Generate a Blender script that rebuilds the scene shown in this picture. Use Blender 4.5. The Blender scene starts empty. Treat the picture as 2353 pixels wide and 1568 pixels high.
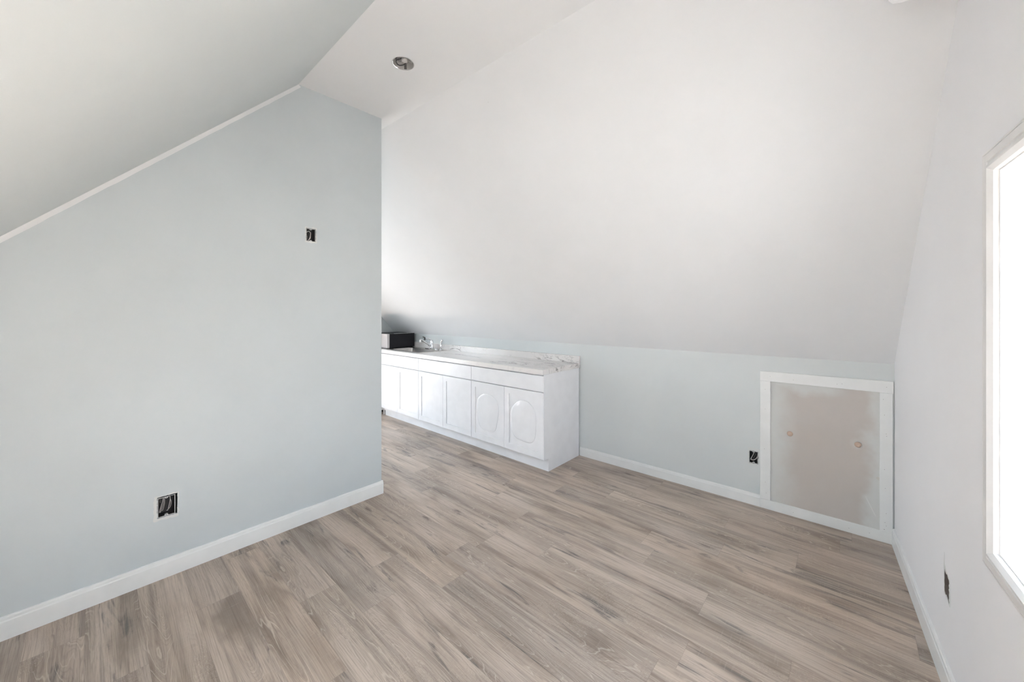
import bpy, bmesh, math, random
from mathutils import Vector, Matrix
random.seed(7)
S = bpy.context.scene
C = S.collection
PI = math.pi

# ------------------------------------------------------------------ helpers
def new_bm(): return bmesh.new()

def add_box(bm, lo, hi, mi=0, bevel=0.0):
    vs = [bm.verts.new((x, y, z)) for x in (lo[0], hi[0]) for y in (lo[1], hi[1]) for z in (lo[2], hi[2])]
    q = [(0,1,3,2),(4,6,7,5),(0,4,5,1),(2,3,7,6),(0,2,6,4),(1,5,7,3)]
    fs = [bm.faces.new([vs[i] for i in f]) for f in q]
    for f in fs: f.material_index = mi
    if bevel > 0:
        es = list({e for f in fs for e in f.edges})
        r = bmesh.ops.bevel(bm, geom=es, offset=bevel, segments=2, profile=0.5, affect='EDGES')
        for f in r['faces']: f.material_index = mi

def add_loft(bm, loops, mi=0, cap0=True, cap1=True, closed=True, smooth=False):
    rings = [[bm.verts.new(p) for p in L] for L in loops]
    n = len(rings[0])
    for a, b in zip(rings, rings[1:]):
        for i in range(n if closed else n-1):
            j = (i+1) % n
            f = bm.faces.new((a[i], a[j], b[j], b[i])); f.material_index = mi; f.smooth = smooth
    if cap0: f = bm.faces.new(list(reversed(rings[0]))); f.material_index = mi
    if cap1: f = bm.faces.new(rings[-1]); f.material_index = mi
    return rings

def circle(c, r, ax, n=24, ry=None):
    ax = Vector(ax).normalized()
    u = ax.cross(Vector((0,0,1)))
    if u.length < 1e-4: u = Vector((1,0,0))
    u.normalize(); w = ax.cross(u)
    ry = r if ry is None else ry
    return [Vector(c) + u*r*math.cos(2*PI*i/n) + w*ry*math.sin(2*PI*i/n) for i in range(n)]

def add_tube(bm, pts, rad, n=10, mi=0, cap=True):
    pts = [Vector(p) for p in pts]
    rads = rad if isinstance(rad, (list, tuple)) else [rad]*len(pts)
    loops = []
    t0 = (pts[1]-pts[0]).normalized()
    u = t0.cross(Vector((0.13,0.2,1))).normalized()
    for i, p in enumerate(pts):
        a = pts[max(i-1,0)]; b = pts[min(i+1,len(pts)-1)]
        t = (b-a).normalized()
        u = (u - t*u.dot(t)).normalized(); w = t.cross(u)
        loops.append([p + (u*math.cos(2*PI*k/n) + w*math.sin(2*PI*k/n))*rads[i] for k in range(n)])
    add_loft(bm, loops, mi, cap, cap, smooth=True)

def add_lathe(bm, c, prof, ax=(0,0,1), n=28, mi=0):
    loops = [circle(Vector(c)+Vector(ax).normalized()*h, max(r,1e-4), ax, n) for r, h in prof]
    add_loft(bm, loops, mi, True, True, smooth=True)

def spline(pts, n=8):
    P = [Vector(p) for p in pts]; P = [P[0]*2-P[1]] + P + [P[-1]*2-P[-2]]
    out = []
    for i in range(1, len(P)-2):
        for k in range(n):
            t = k/n
            a,b,c,d = P[i-1],P[i],P[i+1],P[i+2]
            out.append(0.5*((2*b)+(c-a)*t+(2*a-5*b+4*c-d)*t*t+(3*b-a-3*c+d)*t**3))
    out.append(P[-2]); return out

def obj(name, bm, mats, parent=None, recalc=True, autosm=None):
    if recalc: bmesh.ops.recalc_face_normals(bm, faces=bm.faces[:])
    me = bpy.data.meshes.new(name); bm.to_mesh(me); bm.free()
    o = bpy.data.objects.new(name, me); C.objects.link(o)
    for m in (mats if isinstance(mats, (list, tuple)) else [mats]): me.materials.append(m)
    if autosm is not None:
        for p in me.polygons: p.use_smooth = True
        me.set_sharp_from_angle(angle=math.radians(autosm))
    if parent is not None:
        o.parent = parent
        o.matrix_parent_inverse = Matrix.Translation(parent.location).inverted()
    return o

def tag(o, label, cat, group=None):
    o['label'] = label; o['category'] = cat
    if group: o['group'] = group
    return o

def thing(name, label, cat, loc, group=None):
    o = bpy.data.objects.new(name, None); C.objects.link(o); o.location = loc
    o.empty_display_size = .05
    return tag(o, label, cat, group)

def struct(o, label=None):
    o['kind'] = 'structure'
    if label: o['label'] = label
    return o

def slab_mesh(outline, holes, thick, fn):
    """filled 2D outline with holes, given thickness; fn maps (u, v, w) to the room, w = 0 the room face, w = thick the back"""
    cu = bpy.data.curves.new('outline', 'CURVE'); cu.dimensions = '2D'; cu.fill_mode = 'BOTH'
    cu.extrude = thick/2
    for poly in [outline]+holes:
        s = cu.splines.new('POLY'); s.points.add(len(poly)-1)
        for p, q in zip(s.points, poly): p.co = (q[0], q[1], 0, 1)
        s.use_cyclic_u = True
    tmp = bpy.data.objects.new('outline', cu); C.objects.link(tmp)
    dg = bpy.context.evaluated_depsgraph_get(); dg.update()
    me = bpy.data.meshes.new_from_object(tmp.evaluated_get(dg))
    bpy.data.objects.remove(tmp); bpy.data.curves.remove(cu)
    for v in me.vertices:
        v.co = fn(v.co.x, v.co.y, v.co.z + thick/2)
    bm = bmesh.new(); bm.from_mesh(me); bpy.data.meshes.remove(me)
    bmesh.ops.remove_doubles(bm, verts=bm.verts[:], dist=1e-5)
    for f in bm.faces: f.material_index = 0; f.smooth = False
    return bm

def jag(u0, v0, u1, v1, amp=.0016, step=.006, seed=0, extra=()):
    r = random.Random(seed); out = []
    def seg(a, b):
        L = math.hypot(b[0]-a[0], b[1]-a[1]); n = max(2, int(L/step))
        for i in range(n):
            t = i/n
            j = 0 if i == 0 else r.uniform(-amp, amp)
            k = 0 if i == 0 else r.uniform(-amp, amp)
            out.append((a[0]+(b[0]-a[0])*t + k, a[1]+(b[1]-a[1])*t + j))
    c = [(u0,v0),(u1,v0),(u1,v1),(u0,v1)]
    for a, b in zip(c, c[1:]+c[:1]): seg(a, b)
    return out

# ------------------------------------------------------------------ materials
def mat(name):
    m = bpy.data.materials.new(name); m.use_nodes = True
    nt = m.node_tree; b = nt.nodes['Principled BSDF']
    return m, nt, b

class N:
    def __init__(s, nt): s.nt = nt
    def n(s, t, **k):
        x = s.nt.nodes.new(t)
        for a, v in k.items(): setattr(x, a, v)
        return x
    def link(s, a, b): s.nt.links.new(a, b)
    def setin(s, sock, v):
        if isinstance(v, bpy.types.NodeSocket): s.link(v, sock)
        else: sock.default_value = v
    def m(s, op, a, b=None, c=None, clamp=False):
        x = s.n('ShaderNodeMath', operation=op, use_clamp=clamp)
        s.setin(x.inputs[0], a)
        if b is not None: s.setin(x.inputs[1], b)
        if c is not None: s.setin(x.inputs[2], c)
        return x.outputs[0]
    def comb(s, x, y, z=0.0):
        c = s.n('ShaderNodeCombineXYZ')
        for i, v in enumerate((x, y, z)): s.setin(c.inputs[i], v)
        return c.outputs[0]
    def noise(s, vec, scale=1, detail=3, rough=.5, dist=0, w=None):
        x = s.n('ShaderNodeTexNoise')
        if w is not None: x.noise_dimensions = '4D'; s.setin(x.inputs['W'], w)
        s.setin(x.inputs['Vector'], vec)
        x.inputs['Scale'].default_value = scale; x.inputs['Detail'].default_value = detail
        x.inputs['Roughness'].default_value = rough; x.inputs['Distortion'].default_value = dist
        return x.outputs['Fac']
    def smooth(s, v, a, b, lo=0.0, hi=1.0):
        x = s.n('ShaderNodeMapRange', interpolation_type='SMOOTHSTEP')
        s.setin(x.inputs[0], v)
        for i, q in enumerate((a, b, lo, hi)): s.setin(x.inputs[i+1], q)
        return x.outputs[0]
    def mix(s, f, a, b, mode='MIX'):
        x = s.n('ShaderNodeMix', data_type='RGBA', blend_type=mode)
        s.setin(x.inputs[0], f)
        for i, v in ((6, a), (7, b)):
            if isinstance(v, (tuple, list)) and len(v) == 3: v = (*v, 1)
            s.setin(x.inputs[i], v)
        return x.outputs[2]
    def pos(s):
        return s.n('ShaderNodeNewGeometry').outputs['Position']
    def sep(s, v):
        x = s.n('ShaderNodeSeparateXYZ'); s.link(v, x.inputs[0]); return x.outputs
    def bump(s, h, strength, dist=.001):
        x = s.n('ShaderNodeBump'); x.inputs['Strength'].default_value = strength; x.inputs['Distance'].default_value = dist
        s.link(h, x.inputs['Height']); return x.outputs[0]

def plain(name, col, rough=.5, metal=0., spec=.5, coat=0., bump=None):
    m, nt, b = mat(name); k = N(nt)
    b.inputs['Roughness'].default_value = rough; b.inputs['Metallic'].default_value = metal
    b.inputs['Specular IOR Level'].default_value = spec
    if coat: b.inputs['Coat Weight'].default_value = coat; b.inputs['Coat Roughness'].default_value = .08
    p = k.pos()
    v = k.noise(p, 9, 2)
    k.link(k.mix(k.smooth(v, .3, .7), tuple(c*.975 for c in col), tuple(min(1, c*1.015) for c in col)), b.inputs['Base Color'])
    if bump:
        k.link(k.bump(k.noise(p, bump[0], 3), bump[1]), b.inputs['Normal'])
    return m

def paint(name, col, patch=.03, rough=.62, specks=True):
    """rolled wall paint: slight roller texture, cloudy touch-up patches, a few tiny scuffs"""
    m, nt, b = mat(name); k = N(nt); p = k.pos()
    base = k.noise(p, 1.3, 4, .55)
    tch = k.smooth(base, .35, .68)
    c = k.mix(tch, tuple(x*(1-patch) for x in col), tuple(min(1, x*(1+patch*.6)) for x in col))
    if specks:
        vo = k.n('ShaderNodeTexVoronoi'); k.link(p, vo.inputs['Vector']); vo.inputs['Scale'].default_value = 3.3
        d = k.smooth(vo.outputs['Distance'], .006, .014, 1, 0)
        rnd = k.sep(vo.outputs['Color'])[0]
        d = k.m('MULTIPLY', d, k.m('GREATER_THAN', rnd, .55))
        c = k.mix(k.m('MULTIPLY', d, .35), c, (.30, .30, .28))
    k.link(c, b.inputs['Base Color'])
    b.inputs['Roughness'].default_value = rough; b.inputs['Specular IOR Level'].default_value = .3
    h = k.m('ADD', k.noise(p, 260, 2), k.m('MULTIPLY', k.noise(p, 14, 2), 1.2))
    k.link(k.bump(h, .12, .0012), b.inputs['Normal'])
    return m

def floor_mat():
    m, nt, b = mat('oak_plank'); k = N(nt); p = k.sep(k.pos()); X, Y = p[0], p[1]
    W, L = .182, 1.22
    ry = k.m('DIVIDE', k.m('ADD', Y, 10.03), W); row = k.m('FLOOR', ry); fy = k.m('FRACT', ry)
    wn = k.n('ShaderNodeTexWhiteNoise', noise_dimensions='1D'); k.link(row, wn.inputs['W'])
    rx = k.m('DIVIDE', k.m('ADD', k.m('ADD', X, 20), k.m('MULTIPLY', wn.outputs['Value'], L)), L)
    col = k.m('FLOOR', rx); fx = k.m('FRACT', rx)
    w2 = k.n('ShaderNodeTexWhiteNoise', noise_dimensions='2D'); k.link(k.comb(row, col), w2.inputs['Vector'])
    rc = k.sep(w2.outputs['Color']); r1, r2, r3 = rc[0], rc[1], rc[2]
    # per-plank offset so grain breaks at every joint
    ox = k.m('ADD', X, k.m('MULTIPLY', r1, 37.0)); oy = k.m('ADD', Y, k.m('MULTIPLY', r2, 23.0))
    # knots: sparse stretched cells that also bend the grain
    vk = k.n('ShaderNodeTexVoronoi'); k.link(k.comb(k.m('MULTIPLY', ox, 1.9), k.m('MULTIPLY', oy, 6.5)), vk.inputs['Vector'])
    vk.inputs['Scale'].default_value = 1.0; vk.inputs['Randomness'].default_value = 1
    kd = k.m('ADD', vk.outputs['Distance'], k.m('MULTIPLY', k.m('SUBTRACT', k.noise(k.comb(k.m('MULTIPLY', ox, 9), k.m('MULTIPLY', oy, 40)), 1, 4, .6), .5), .34)); krnd = k.sep(vk.outputs['Color'])[0]
    has = k.m('GREATER_THAN', krnd, .52)
    knot = k.m('MULTIPLY', has, k.smooth(kd, .0, .15, 1, 0))
    knotw = k.m('MULTIPLY', has, k.smooth(kd, .0, .55, 1, 0))
    # figure: contour lines of a stretched noise (cathedral arches)
    f1 = k.noise(k.comb(k.m('MULTIPLY', ox, .52), k.m('MULTIPLY', oy, 4.9)), 1, 2.4, .42, .2)
    f1 = k.m('ADD', f1, k.m('MULTIPLY', knotw, .26))
    fr = k.noise(k.comb(k.m('MULTIPLY', ox, 9), k.m('MULTIPLY', oy, 60)), 1, 2, .5)
    ph = k.m('ADD', k.m('MULTIPLY', f1, 46), k.m('MULTIPLY', fr, .55))
    tri = k.m('ABSOLUTE', k.m('SUBTRACT', k.m('MULTIPLY', k.m('FRACT', ph), 2), 1))
    figzone = k.smooth(k.noise(k.comb(k.m('MULTIPLY', ox, .7), k.m('MULTIPLY', oy, 4.4)), 1, 1.5, .4, 0), .43, .56)
    arch = k.smooth(tri, .83, .985)
    # straight grain streaks
    g1 = k.noise(k.comb(k.m('MULTIPLY', ox, 1.1), k.m('MULTIPLY', oy, 26)), 1, 4, .6, .15)
    g2 = k.noise(k.comb(k.m('MULTIPLY', ox, 2.2), k.m('MULTIPLY', k.m('ADD', oy, k.m('MULTIPLY', f1, .10)), 170)), 1, 3, .6)
    g3 = k.noise(k.comb(k.m('MULTIPLY', ox, 12), k.m('MULTIPLY', k.m('ADD', oy, k.m('MULTIPLY', f1, .10)), 460)), 1, 2, .6)
    blot = k.noise(k.comb(k.m('MULTIPLY', ox, 1.5), k.m('MULTIPLY', oy, 6.5)), 1, 3, .55, .5)
    saw = k.noise(k.comb(k.m('MULTIPLY', ox, 170), k.m('MULTIPLY', oy, 11)), 1, 2, .5)
    light, mid, dark = (.590, .490, .410), (.430, .346, .280), (.158, .120, .094)
    c = k.mix(k.smooth(blot, .33, .66), mid, light)
    c = k.mix(k.m('MULTIPLY', k.smooth(g1, .50, .72), .55), c, dark)
    c = k.mix(k.m('MULTIPLY', k.smooth(blot, .44, .28), .5), c, dark)
    c = k.mix(k.m('MULTIPLY', k.smooth(g2, .44, .70), .40), c, dark)
    c = k.mix(k.m('MULTIPLY', figzone, .22), c, dark)
    ph2 = k.m('ADD', k.m('MULTIPLY', f1, 120), k.m('MULTIPLY', fr, 1.3))
    tri2 = k.m('ABSOLUTE', k.m('SUBTRACT', k.m('MULTIPLY', k.m('FRACT', ph2), 2), 1))
    c = k.mix(k.m('MULTIPLY', k.smooth(tri2, .50, .95), k.m('ADD', k.m('ADD', .06, k.m('MULTIPLY', figzone, .14)), k.m('MULTIPLY', knotw, .45))), c, dark)
    str_ = k.noise(k.comb(k.m('MULTIPLY', ox, .6), k.m('MULTIPLY', oy, 13)), 1, 3, .5, .3)
    c = k.mix(k.m('MULTIPLY', k.smooth(str_, .54, .68), .42), c, (.15, .118, .10))
    sk_ = k.noise(k.comb(k.m('MULTIPLY', ox, 1.6), k.m('MULTIPLY', oy, 12)), 1, 5, .60, 1.3)
    sk_ = k.m('MULTIPLY', k.smooth(sk_, .585, .68), k.m('ADD', .35, k.m('MULTIPLY', k.smooth(g2, .35, .62), .65)))
    c = k.mix(k.m('MULTIPLY', sk_, .85), c, (.115, .105, .098))
    c = k.mix(k.m('MULTIPLY', k.smooth(g3, .46, .74), .34), c, (.14, .11, .09))
    c = k.mix(k.m('MULTIPLY', k.m('MULTIPLY', arch, figzone), .42), c, (.66, .585, .50))
    c = k.mix(k.m('MULTIPLY', k.smooth(saw, .56, .72), .13), c, (.60, .52, .44))
    c = k.mix(k.m('MULTIPLY', knot, k.m('ADD', .6, k.m('MULTIPLY', tri2, .35))), c, (.075, .056, .045))
    # plank tint
    tint = k.mix(r3, (.92, .92, .93), (1.06, 1.04, 1.015)); c = k.mix(1.0, c, tint, 'MULTIPLY')
    tint2 = k.mix(r1, (1.0, 1.0, 1.0), (.96, .985, 1.0)); c = k.mix(1.0, c, tint2, 'MULTIPLY')
    # joints
    ey = k.m('MULTIPLY', k.m('MINIMUM', fy, k.m('SUBTRACT', 1, fy)), W)
    ex = k.m('MULTIPLY', k.m('MINIMUM', fx, k.m('SUBTRACT', 1, fx)), L)
    e = k.m('MINIMUM', ey, ex)
    gap = k.smooth(e, .0003, .0016, 1, 0)
    c = k.mix(k.m('MULTIPLY', gap, .28), c, (.12, .09, .07))
    k.link(c, b.inputs['Base Color'])
    rg = k.m('ADD', .29, k.m('MULTIPLY', g2, .18)); k.link(rg, b.inputs['Roughness'])
    b.inputs['Specular IOR Level'].default_value = .5
    h = k.m('ADD', k.m('MULTIPLY', g3, .5), k.m('ADD', k.m('MULTIPLY', saw, .25), k.m('MULTIPLY', gap, -1.5)))
    k.link(k.bump(h, .25, .0006), b.inputs['Normal'])
    return m

def marble_mat():
    m, nt, b = mat('marble_laminate'); k = N(nt); p0 = k.pos()
    mp = k.n('ShaderNodeMapping'); k.link(p0, mp.inputs['Vector'])
    mp.inputs['Rotation'].default_value = (.5, .35, math.radians(38)); mp.inputs['Scale'].default_value = (1.2, 5.0, 3.0)
    v = mp.outputs[0]
    w = k.noise(v, 1.3, 5, .6, 1.1)
    vein = k.smooth(k.m('ABSOLUTE', k.m('SUBTRACT', w, .5)), .0, .020, 1, 0)
    w2 = k.noise(v, 3.4, 5, .62, 1.4)
    vein2 = k.smooth(k.m('ABSOLUTE', k.m('SUBTRACT', w2, .53)), .0, .022, 1, 0)
    zone = k.smooth(k.noise(v, .9, 3, .5, .6), .50, .60)
    cloud = k.smooth(k.noise(v, 1.0, 4, .6, .5), .35, .75)
    c = k.mix(cloud, (.83, .805, .785), (.74, .715, .70))
    c = k.mix(k.m('MULTIPLY', vein2, k.m('ADD', .03, k.m('MULTIPLY', zone, .42))), c, (.22, .20, .19))
    c = k.mix(k.m('MULTIPLY', vein, k.m('ADD', .12, k.m('MULTIPLY', zone, .75))), c, (.16, .14, .135))
    k.link(c, b.inputs['Base Color']); b.inputs['Roughness'].default_value = .22
    return m

def hatch_mat():
    """bare drywall panel with a loose border of wall primer brushed around its rim"""
    m, nt, b = mat('bare_drywall_panel'); k = N(nt); p = k.pos(); x, y, z = k.sep(p)
    nx = k.noise(p, 5, 3, .6)
    wob = k.m('MULTIPLY', k.m('SUBTRACT', nx, .5), .16)
    l = k.smooth(k.m('ADD', x, wob), -.43, -.26, 1, 0)
    t = k.smooth(k.m('ADD', z, wob), .88, .96, 0, 1)
    t = k.m('MULTIPLY', t, k.smooth(x, .02, -.10, 0, 1))
    r = k.smooth(k.m('ADD', x, k.m('MULTIPLY', wob, 1.3)), .04, .13, 0, 1)
    # the primer dabs around the two knobs
    def ring(cx, cz):
        d = k.m('SQRT', k.m('ADD', k.m('POWER', k.m('SUBTRACT', x, cx), 2), k.m('POWER', k.m('SUBTRACT', z, cz), 2)))
        return k.smooth(d, .02, .05, 1, 0)
    msk = k.m('MAXIMUM', k.m('MAXIMUM', l, t), r)
    msk = k.m('MAXIMUM', msk, k.m('MULTIPLY', k.m('MAXIMUM', ring(-.319, .599), ring(.044, .603)), .4))
    low = k.smooth(z, .05, .5)
    bare = k.mix(k.smooth(k.noise(p, 2.2, 3), .35, .65), (.53, .49, .455), (.55, .51, .48))
    c = k.mix(k.m('MULTIPLY', msk, .85), bare, (.64, .655, .64))
    vo = k.n('ShaderNodeTexVoronoi'); k.link(p, vo.inputs['Vector']); vo.inputs['Scale'].default_value = 9
    d = k.m('MULTIPLY', k.smooth(vo.outputs['Distance'], .02, .05, 1, 0), k.m('GREATER_THAN', k.sep(vo.outputs['Color'])[0], .6))
    c = k.mix(k.m('MULTIPLY', d, .3), c, (.28, .25, .23))
    # a pale scrape near the lower right corner
    sx = k.m('ABSOLUTE', k.m('ADD', k.m('SUBTRACT', x, .105), k.m('MULTIPLY', k.m('SUBTRACT', z, .21), .42)))
    sc = k.m('MULTIPLY', k.smooth(sx, .001, .005, 1, 0), k.m('MULTIPLY', k.smooth(z, .14, .16), k.smooth(z, .28, .24)))
    c = k.mix(k.m('MULTIPLY', sc, .6), c, (.75, .75, .73))
    k.link(c, b.inputs['Base Color']); b.inputs['Roughness'].default_value = .8
    k.link(k.bump(k.noise(p, 180, 2), .1), b.inputs['Normal'])
    return m

def glass_mat():
    m, nt, b = mat('window_glass'); nt.nodes.remove(b); k = N(nt)
    t = k.n('ShaderNodeBsdfTransparent'); t.inputs[0].default_value = (.97, .985, .98, 1)
    g = k.n('ShaderNodeBsdfGlossy'); g.inputs['Roughness'].default_value = .02
    lw = k.n('ShaderNodeLayerWeight'); lw.inputs[0].default_value = .5
    fr = k.m('ADD', .04, k.m('MULTIPLY', k.m('POWER', lw.outputs['Facing'], 5), .7))
    mx = k.n('ShaderNodeMixShader'); k.link(fr, mx.inputs[0]); k.link(t.outputs[0], mx.inputs[1]); k.link(g.outputs[0], mx.inputs[2])
    k.link(mx.outputs[0], nt.nodes['Material Output'].inputs[0])
    return m

def brushed(name, col, rough):
    m, nt, b = mat(name); k = N(nt); x, y, z = k.sep(k.pos())
    b.inputs['Metallic'].default_value = 1; b.inputs['Roughness'].default_value = rough
    v = k.noise(k.comb(k.m('MULTIPLY', x, 300), k.m('MULTIPLY', y, 300), k.m('MULTIPLY', z, 8)), 1, 2)
    k.link(k.mix(v, tuple(c*.85 for c in col), col), b.inputs['Base Color'])
    return m

M = dict(
    back=paint('wall_paint_pale_grey_lightened', (.650, .680, .680)),  # same paint as the partition, lightened so these walls look better lit
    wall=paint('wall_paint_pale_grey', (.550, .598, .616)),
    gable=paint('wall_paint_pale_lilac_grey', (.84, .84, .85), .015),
    ceil=paint('ceiling_paint_soft_white', (.775, .785, .79), .015),
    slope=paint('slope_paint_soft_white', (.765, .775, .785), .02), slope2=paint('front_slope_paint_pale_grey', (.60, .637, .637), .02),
    core=plain('gypsum_core', (.62, .60, .56), .9, bump=(400, .3)),
    mud=plain('joint_compound', (.655, .67, .655), .8, bump=(160, .25)),
    trim=plain('semi_gloss_trim_white', (.80, .81, .80), .34),
    wtrim=plain('window_trim_white', (.80, .79, .775), .34),
    vinyl=plain('vinyl_white', (.86, .86, .85), .35),
    floor=floor_mat(), marble=marble_mat(), hatch=hatch_mat(), glass=glass_mat(),
    cab=plain('cabinet_gloss_white', (.83, .83, .845), .28, spec=.25),
    steel=brushed('brushed_stainless', (.62, .58, .55), .27),
    chrome=plain('chrome', (.78, .78, .79), .07, metal=1),
    darkmetal=plain('dark_bracket_metal', (.30, .29, .28), .4, metal=.8),  # dark grey metal of the clips and mounting bar
    can=plain('can_housing_enamel', (.60, .59, .57), .42, metal=.3),
    black=plain('black_enamel', (.010, .009, .012), .42, spec=.3),
    micro=plain('microwave_stainless', (.70, .655, .645), .3, metal=.4),
    boxdark=plain('dark_box_plastic', (.022, .021, .021), .5),
    boxrim=plain('box_rim_plastic', (.55, .56, .55), .5),
    wire=plain('pale_cable_sheath', (.55, .52, .50), .45),
    wiredark=plain('grey_cable_sheath', (.16, .15, .145), .45),
    stud=plain('old_framing_wood', (.13, .11, .095), .9, bump=(60, .5)),
    knob=plain('unfinished_wood', (.56, .42, .33), .55),
    nail=plain('nail_rust', (.10, .085, .07), .7),
    acw=plain('appliance_white', (.84, .84, .845), .35),
    film=plain('cloudy_film', (.86, .86, .875), .12, spec=.5),
    dark=plain('cavity_dark', (.03, .03, .03), .9),
)

# ------------------------------------------------------------------ dimensions (metres, room axes)
ZK, ZC = 1.150, 3.065                       # knee-wall top, flat-ceiling height
XP, YE = -2.85, 1.581                       # partition face and its free end
XF = -5.58                                  # far wall
YL = -.94                                   # knee wall behind the camera
def K(x): return 3.412 + .0140*(x-.216)     # back knee wall runs very slightly out of square
KN = Vector((.0140, -1, 0)).normalized()    # its normal, into the room
KT = Vector((1, .0140, 0)).normalized()
def onK(x, off=0., z=0.):
    return Vector((x, K(x), z)) + KN*off
GT = Vector((-.0629, 1, 0)).normalized()    # right gable wall, along +y
GN = Vector((-1, -.0629, 0)).normalized()   # its normal, into the room
def gx(y): return .216 + .0629*(3.412-y)
def onG(y, off=0., z=0.):
    return Vector((gx(y), y, z)) + GN*off

# ------------------------------------------------------------------ shell
bm = new_bm(); add_box(bm, (XF-.15, YL-.15, -.05), (.70, 3.60, 0)); struct(obj('floor', bm, M['floor']))

# outlet positions
LO = (.245, .340, .317, .446)       # low box on partition: y0 z0 y1 z1
HI = (1.011, 1.984, 1.071, 2.074)   # high box on partition
KB = (-.577, .315, -.520, .411)     # box in back knee wall: x0 z0 x1 z1
KS = (-4.775, 1.062, -4.735, 1.105) # small opening behind the tap
GH = (2.222, .356, 2.290, .450)     # ragged opening in right wall

# left partition
out = [(YL-.05, -.02), (YE, -.02), (YE, ZC+.02), (.945, ZC+.02), (YL-.05, ZK-.03)]
holes = [jag(LO[0]-.002, LO[1]-.003, LO[2]+.010, LO[3]+.006, .0016, seed=1), jag(HI[0]-.002, HI[1]-.001, HI[2]+.003, HI[3]+.003, .0016, seed=2)]
w = slab_mesh(out, holes, .0125, lambda u, v, t: (XP-t, u, v))
wl = struct(obj('wall_left', w, M['wall']))
bm = new_bm()
# framing and far-side board of the same partition
add_box(bm, (XP-.115, YE-.04, 0), (XP-.0125, YE, ZC))
o = slab_mesh(out, [], .0125, lambda u, v, t: (XP-.115-t, u, v)); obj('far_face', o, M['wall'], wl)
obj('end_stud', bm, M['wall'], wl)
bm = new_bm()   # corner bead skim, a hair proud of the wall end
add_box(bm, (XP-.1275, YE, 0), (XP+.0006, YE+.0015, ZC)); obj('corner_bead', bm, M['wall'], wl)
bm = new_bm()   # brushed line of ceiling paint carried onto the wall under the slope
d = Vector((0, .96-YL, ZC-ZK)).normalized(); nn = Vector((0, d.z, -d.y))
a = Vector((XP, YL, ZK)); b_ = Vector((XP, .96, ZC))
r = random.Random(4); n = 60
top = [a+(b_-a)*i/n for i in range(n+1)]
prev = None
for i, p in enumerate(top):
    q = p + nn*(.021 + r.uniform(-.0012, .0012))
    vs = [bm.verts.new(p+Vector((.0012,0,0))), bm.verts.new(q+Vector((.0012,0,0))), bm.verts.new(q), bm.verts.new(p)]
    if prev:
        for j in range(4): bm.faces.new((prev[j], prev[(j+1)%4], vs[(j+1)%4], vs[j]))
    prev = vs
obj('painted_edge', bm, M['ceil'], wl)

# back knee wall
out = [(XF-.1, -.02), (.216, -.02), (.216, ZK+.012), (XF-.1, ZK+.012)]
w = slab_mesh(out, [jag(KB[0], KB[1], KB[2]+.003, KB[3], .0018, seed=3), jag(*KS, .002, .005, seed=5)], .0125, lambda u, v, t: onK(u, -t, v))
wb = struct(obj('wall_back', w, M['back']))
bm = new_bm()
vs = [onK(XF-.1, -.09, -.02), onK(.5, -.09, -.02), onK(.5, -.12, -.02), onK(XF-.1, -.12, -.02)]
add_loft(bm, [vs, [v+Vector((0,0,ZK)) for v in vs]]); obj('backing_board', bm, M['core'], wb)

# right gable wall
WY0, WY1, WZ0, WZ1 = .760, 1.706, .798, 1.880          # window opening
def rect(u0, v0, u1, v1): return [(u0,v0),(u1,v0),(u1,v1),(u0,v1)]
out = [(YL-.1, -.02), (3.44, -.02), (3.44, ZK-.02), (1.70, ZC+.05), (.93, ZC+.05), (YL-.1, ZK-.06)]
gh = [(2.290,.462),(2.284,.452),(2.278,.444),(2.262,.440),(2.250,.446),(2.238,.437),(2.226,.436),(2.222,.425),(2.229,.415),(2.223,.406),
      (2.230,.398),(2.222,.390),(2.226,.380),(2.224,.368),(2.229,.358),(2.222,.352),(2.224,.340),(2.236,.348),(2.248,.354),(2.262,.358),(2.276,.352),(2.289,.358),
      (2.291,.372),(2.289,.385),(2.292,.400),(2.290,.412),(2.292,.425),(2.289,.440)]
w = slab_mesh(out, [rect(WY0-.012, WZ0-.012, WY1+.012, WZ1+.012), gh], .0125, lambda u, v, t: onG(u, -t, v))
wr = struct(obj('wall_right', w, M['gable']))
w = slab_mesh(out, [rect(WY0-.012, WZ0-.012, WY1+.012, WZ1+.012)], .04, lambda u, v, t: onG(u, -.11-t, v)); obj('outer_sheathing', w, M['core'], wr)

# far gable wall with an unseen window added to light the kitchen
FY0, FY1, FZ0, FZ1 = .58, 1.88, .20, 2.10
out = [(YL-.1, -.02), (3.45, -.02), (3.45, ZK-.06), (1.66, ZC+.05), (.93, ZC+.05), (YL-.1, ZK-.06)]
w = slab_mesh(out, [rect(FY0-.012, FZ0-.012, FY1+.012, FZ1+.012)], .15, lambda u, v, t: (XF-t, u, v))
wf = struct(obj('wall_far', w, M['back']))

# knee wall behind the camera
bm = new_bm(); add_box(bm, (XF-.1, YL-.12, -.02), (.70, YL, ZK+.012)); struct(obj('wall_front', bm, M['wall']))

# flat ceiling with the can-light cut-out
CX, CY, CR = -2.116, 1.325, .066
hole = [(CX+CR*math.cos(2*PI*i/48), CY+CR*math.sin(2*PI*i/48)) for i in range(48)]
w = slab_mesh(rect(XF-.1, .94, .60, 1.73), [hole], .014, lambda u, v, t: (u, v, ZC+t))
struct(obj('ceiling', w, M['ceil']), 'narrow flat strip of ceiling between the two slopes')

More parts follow.
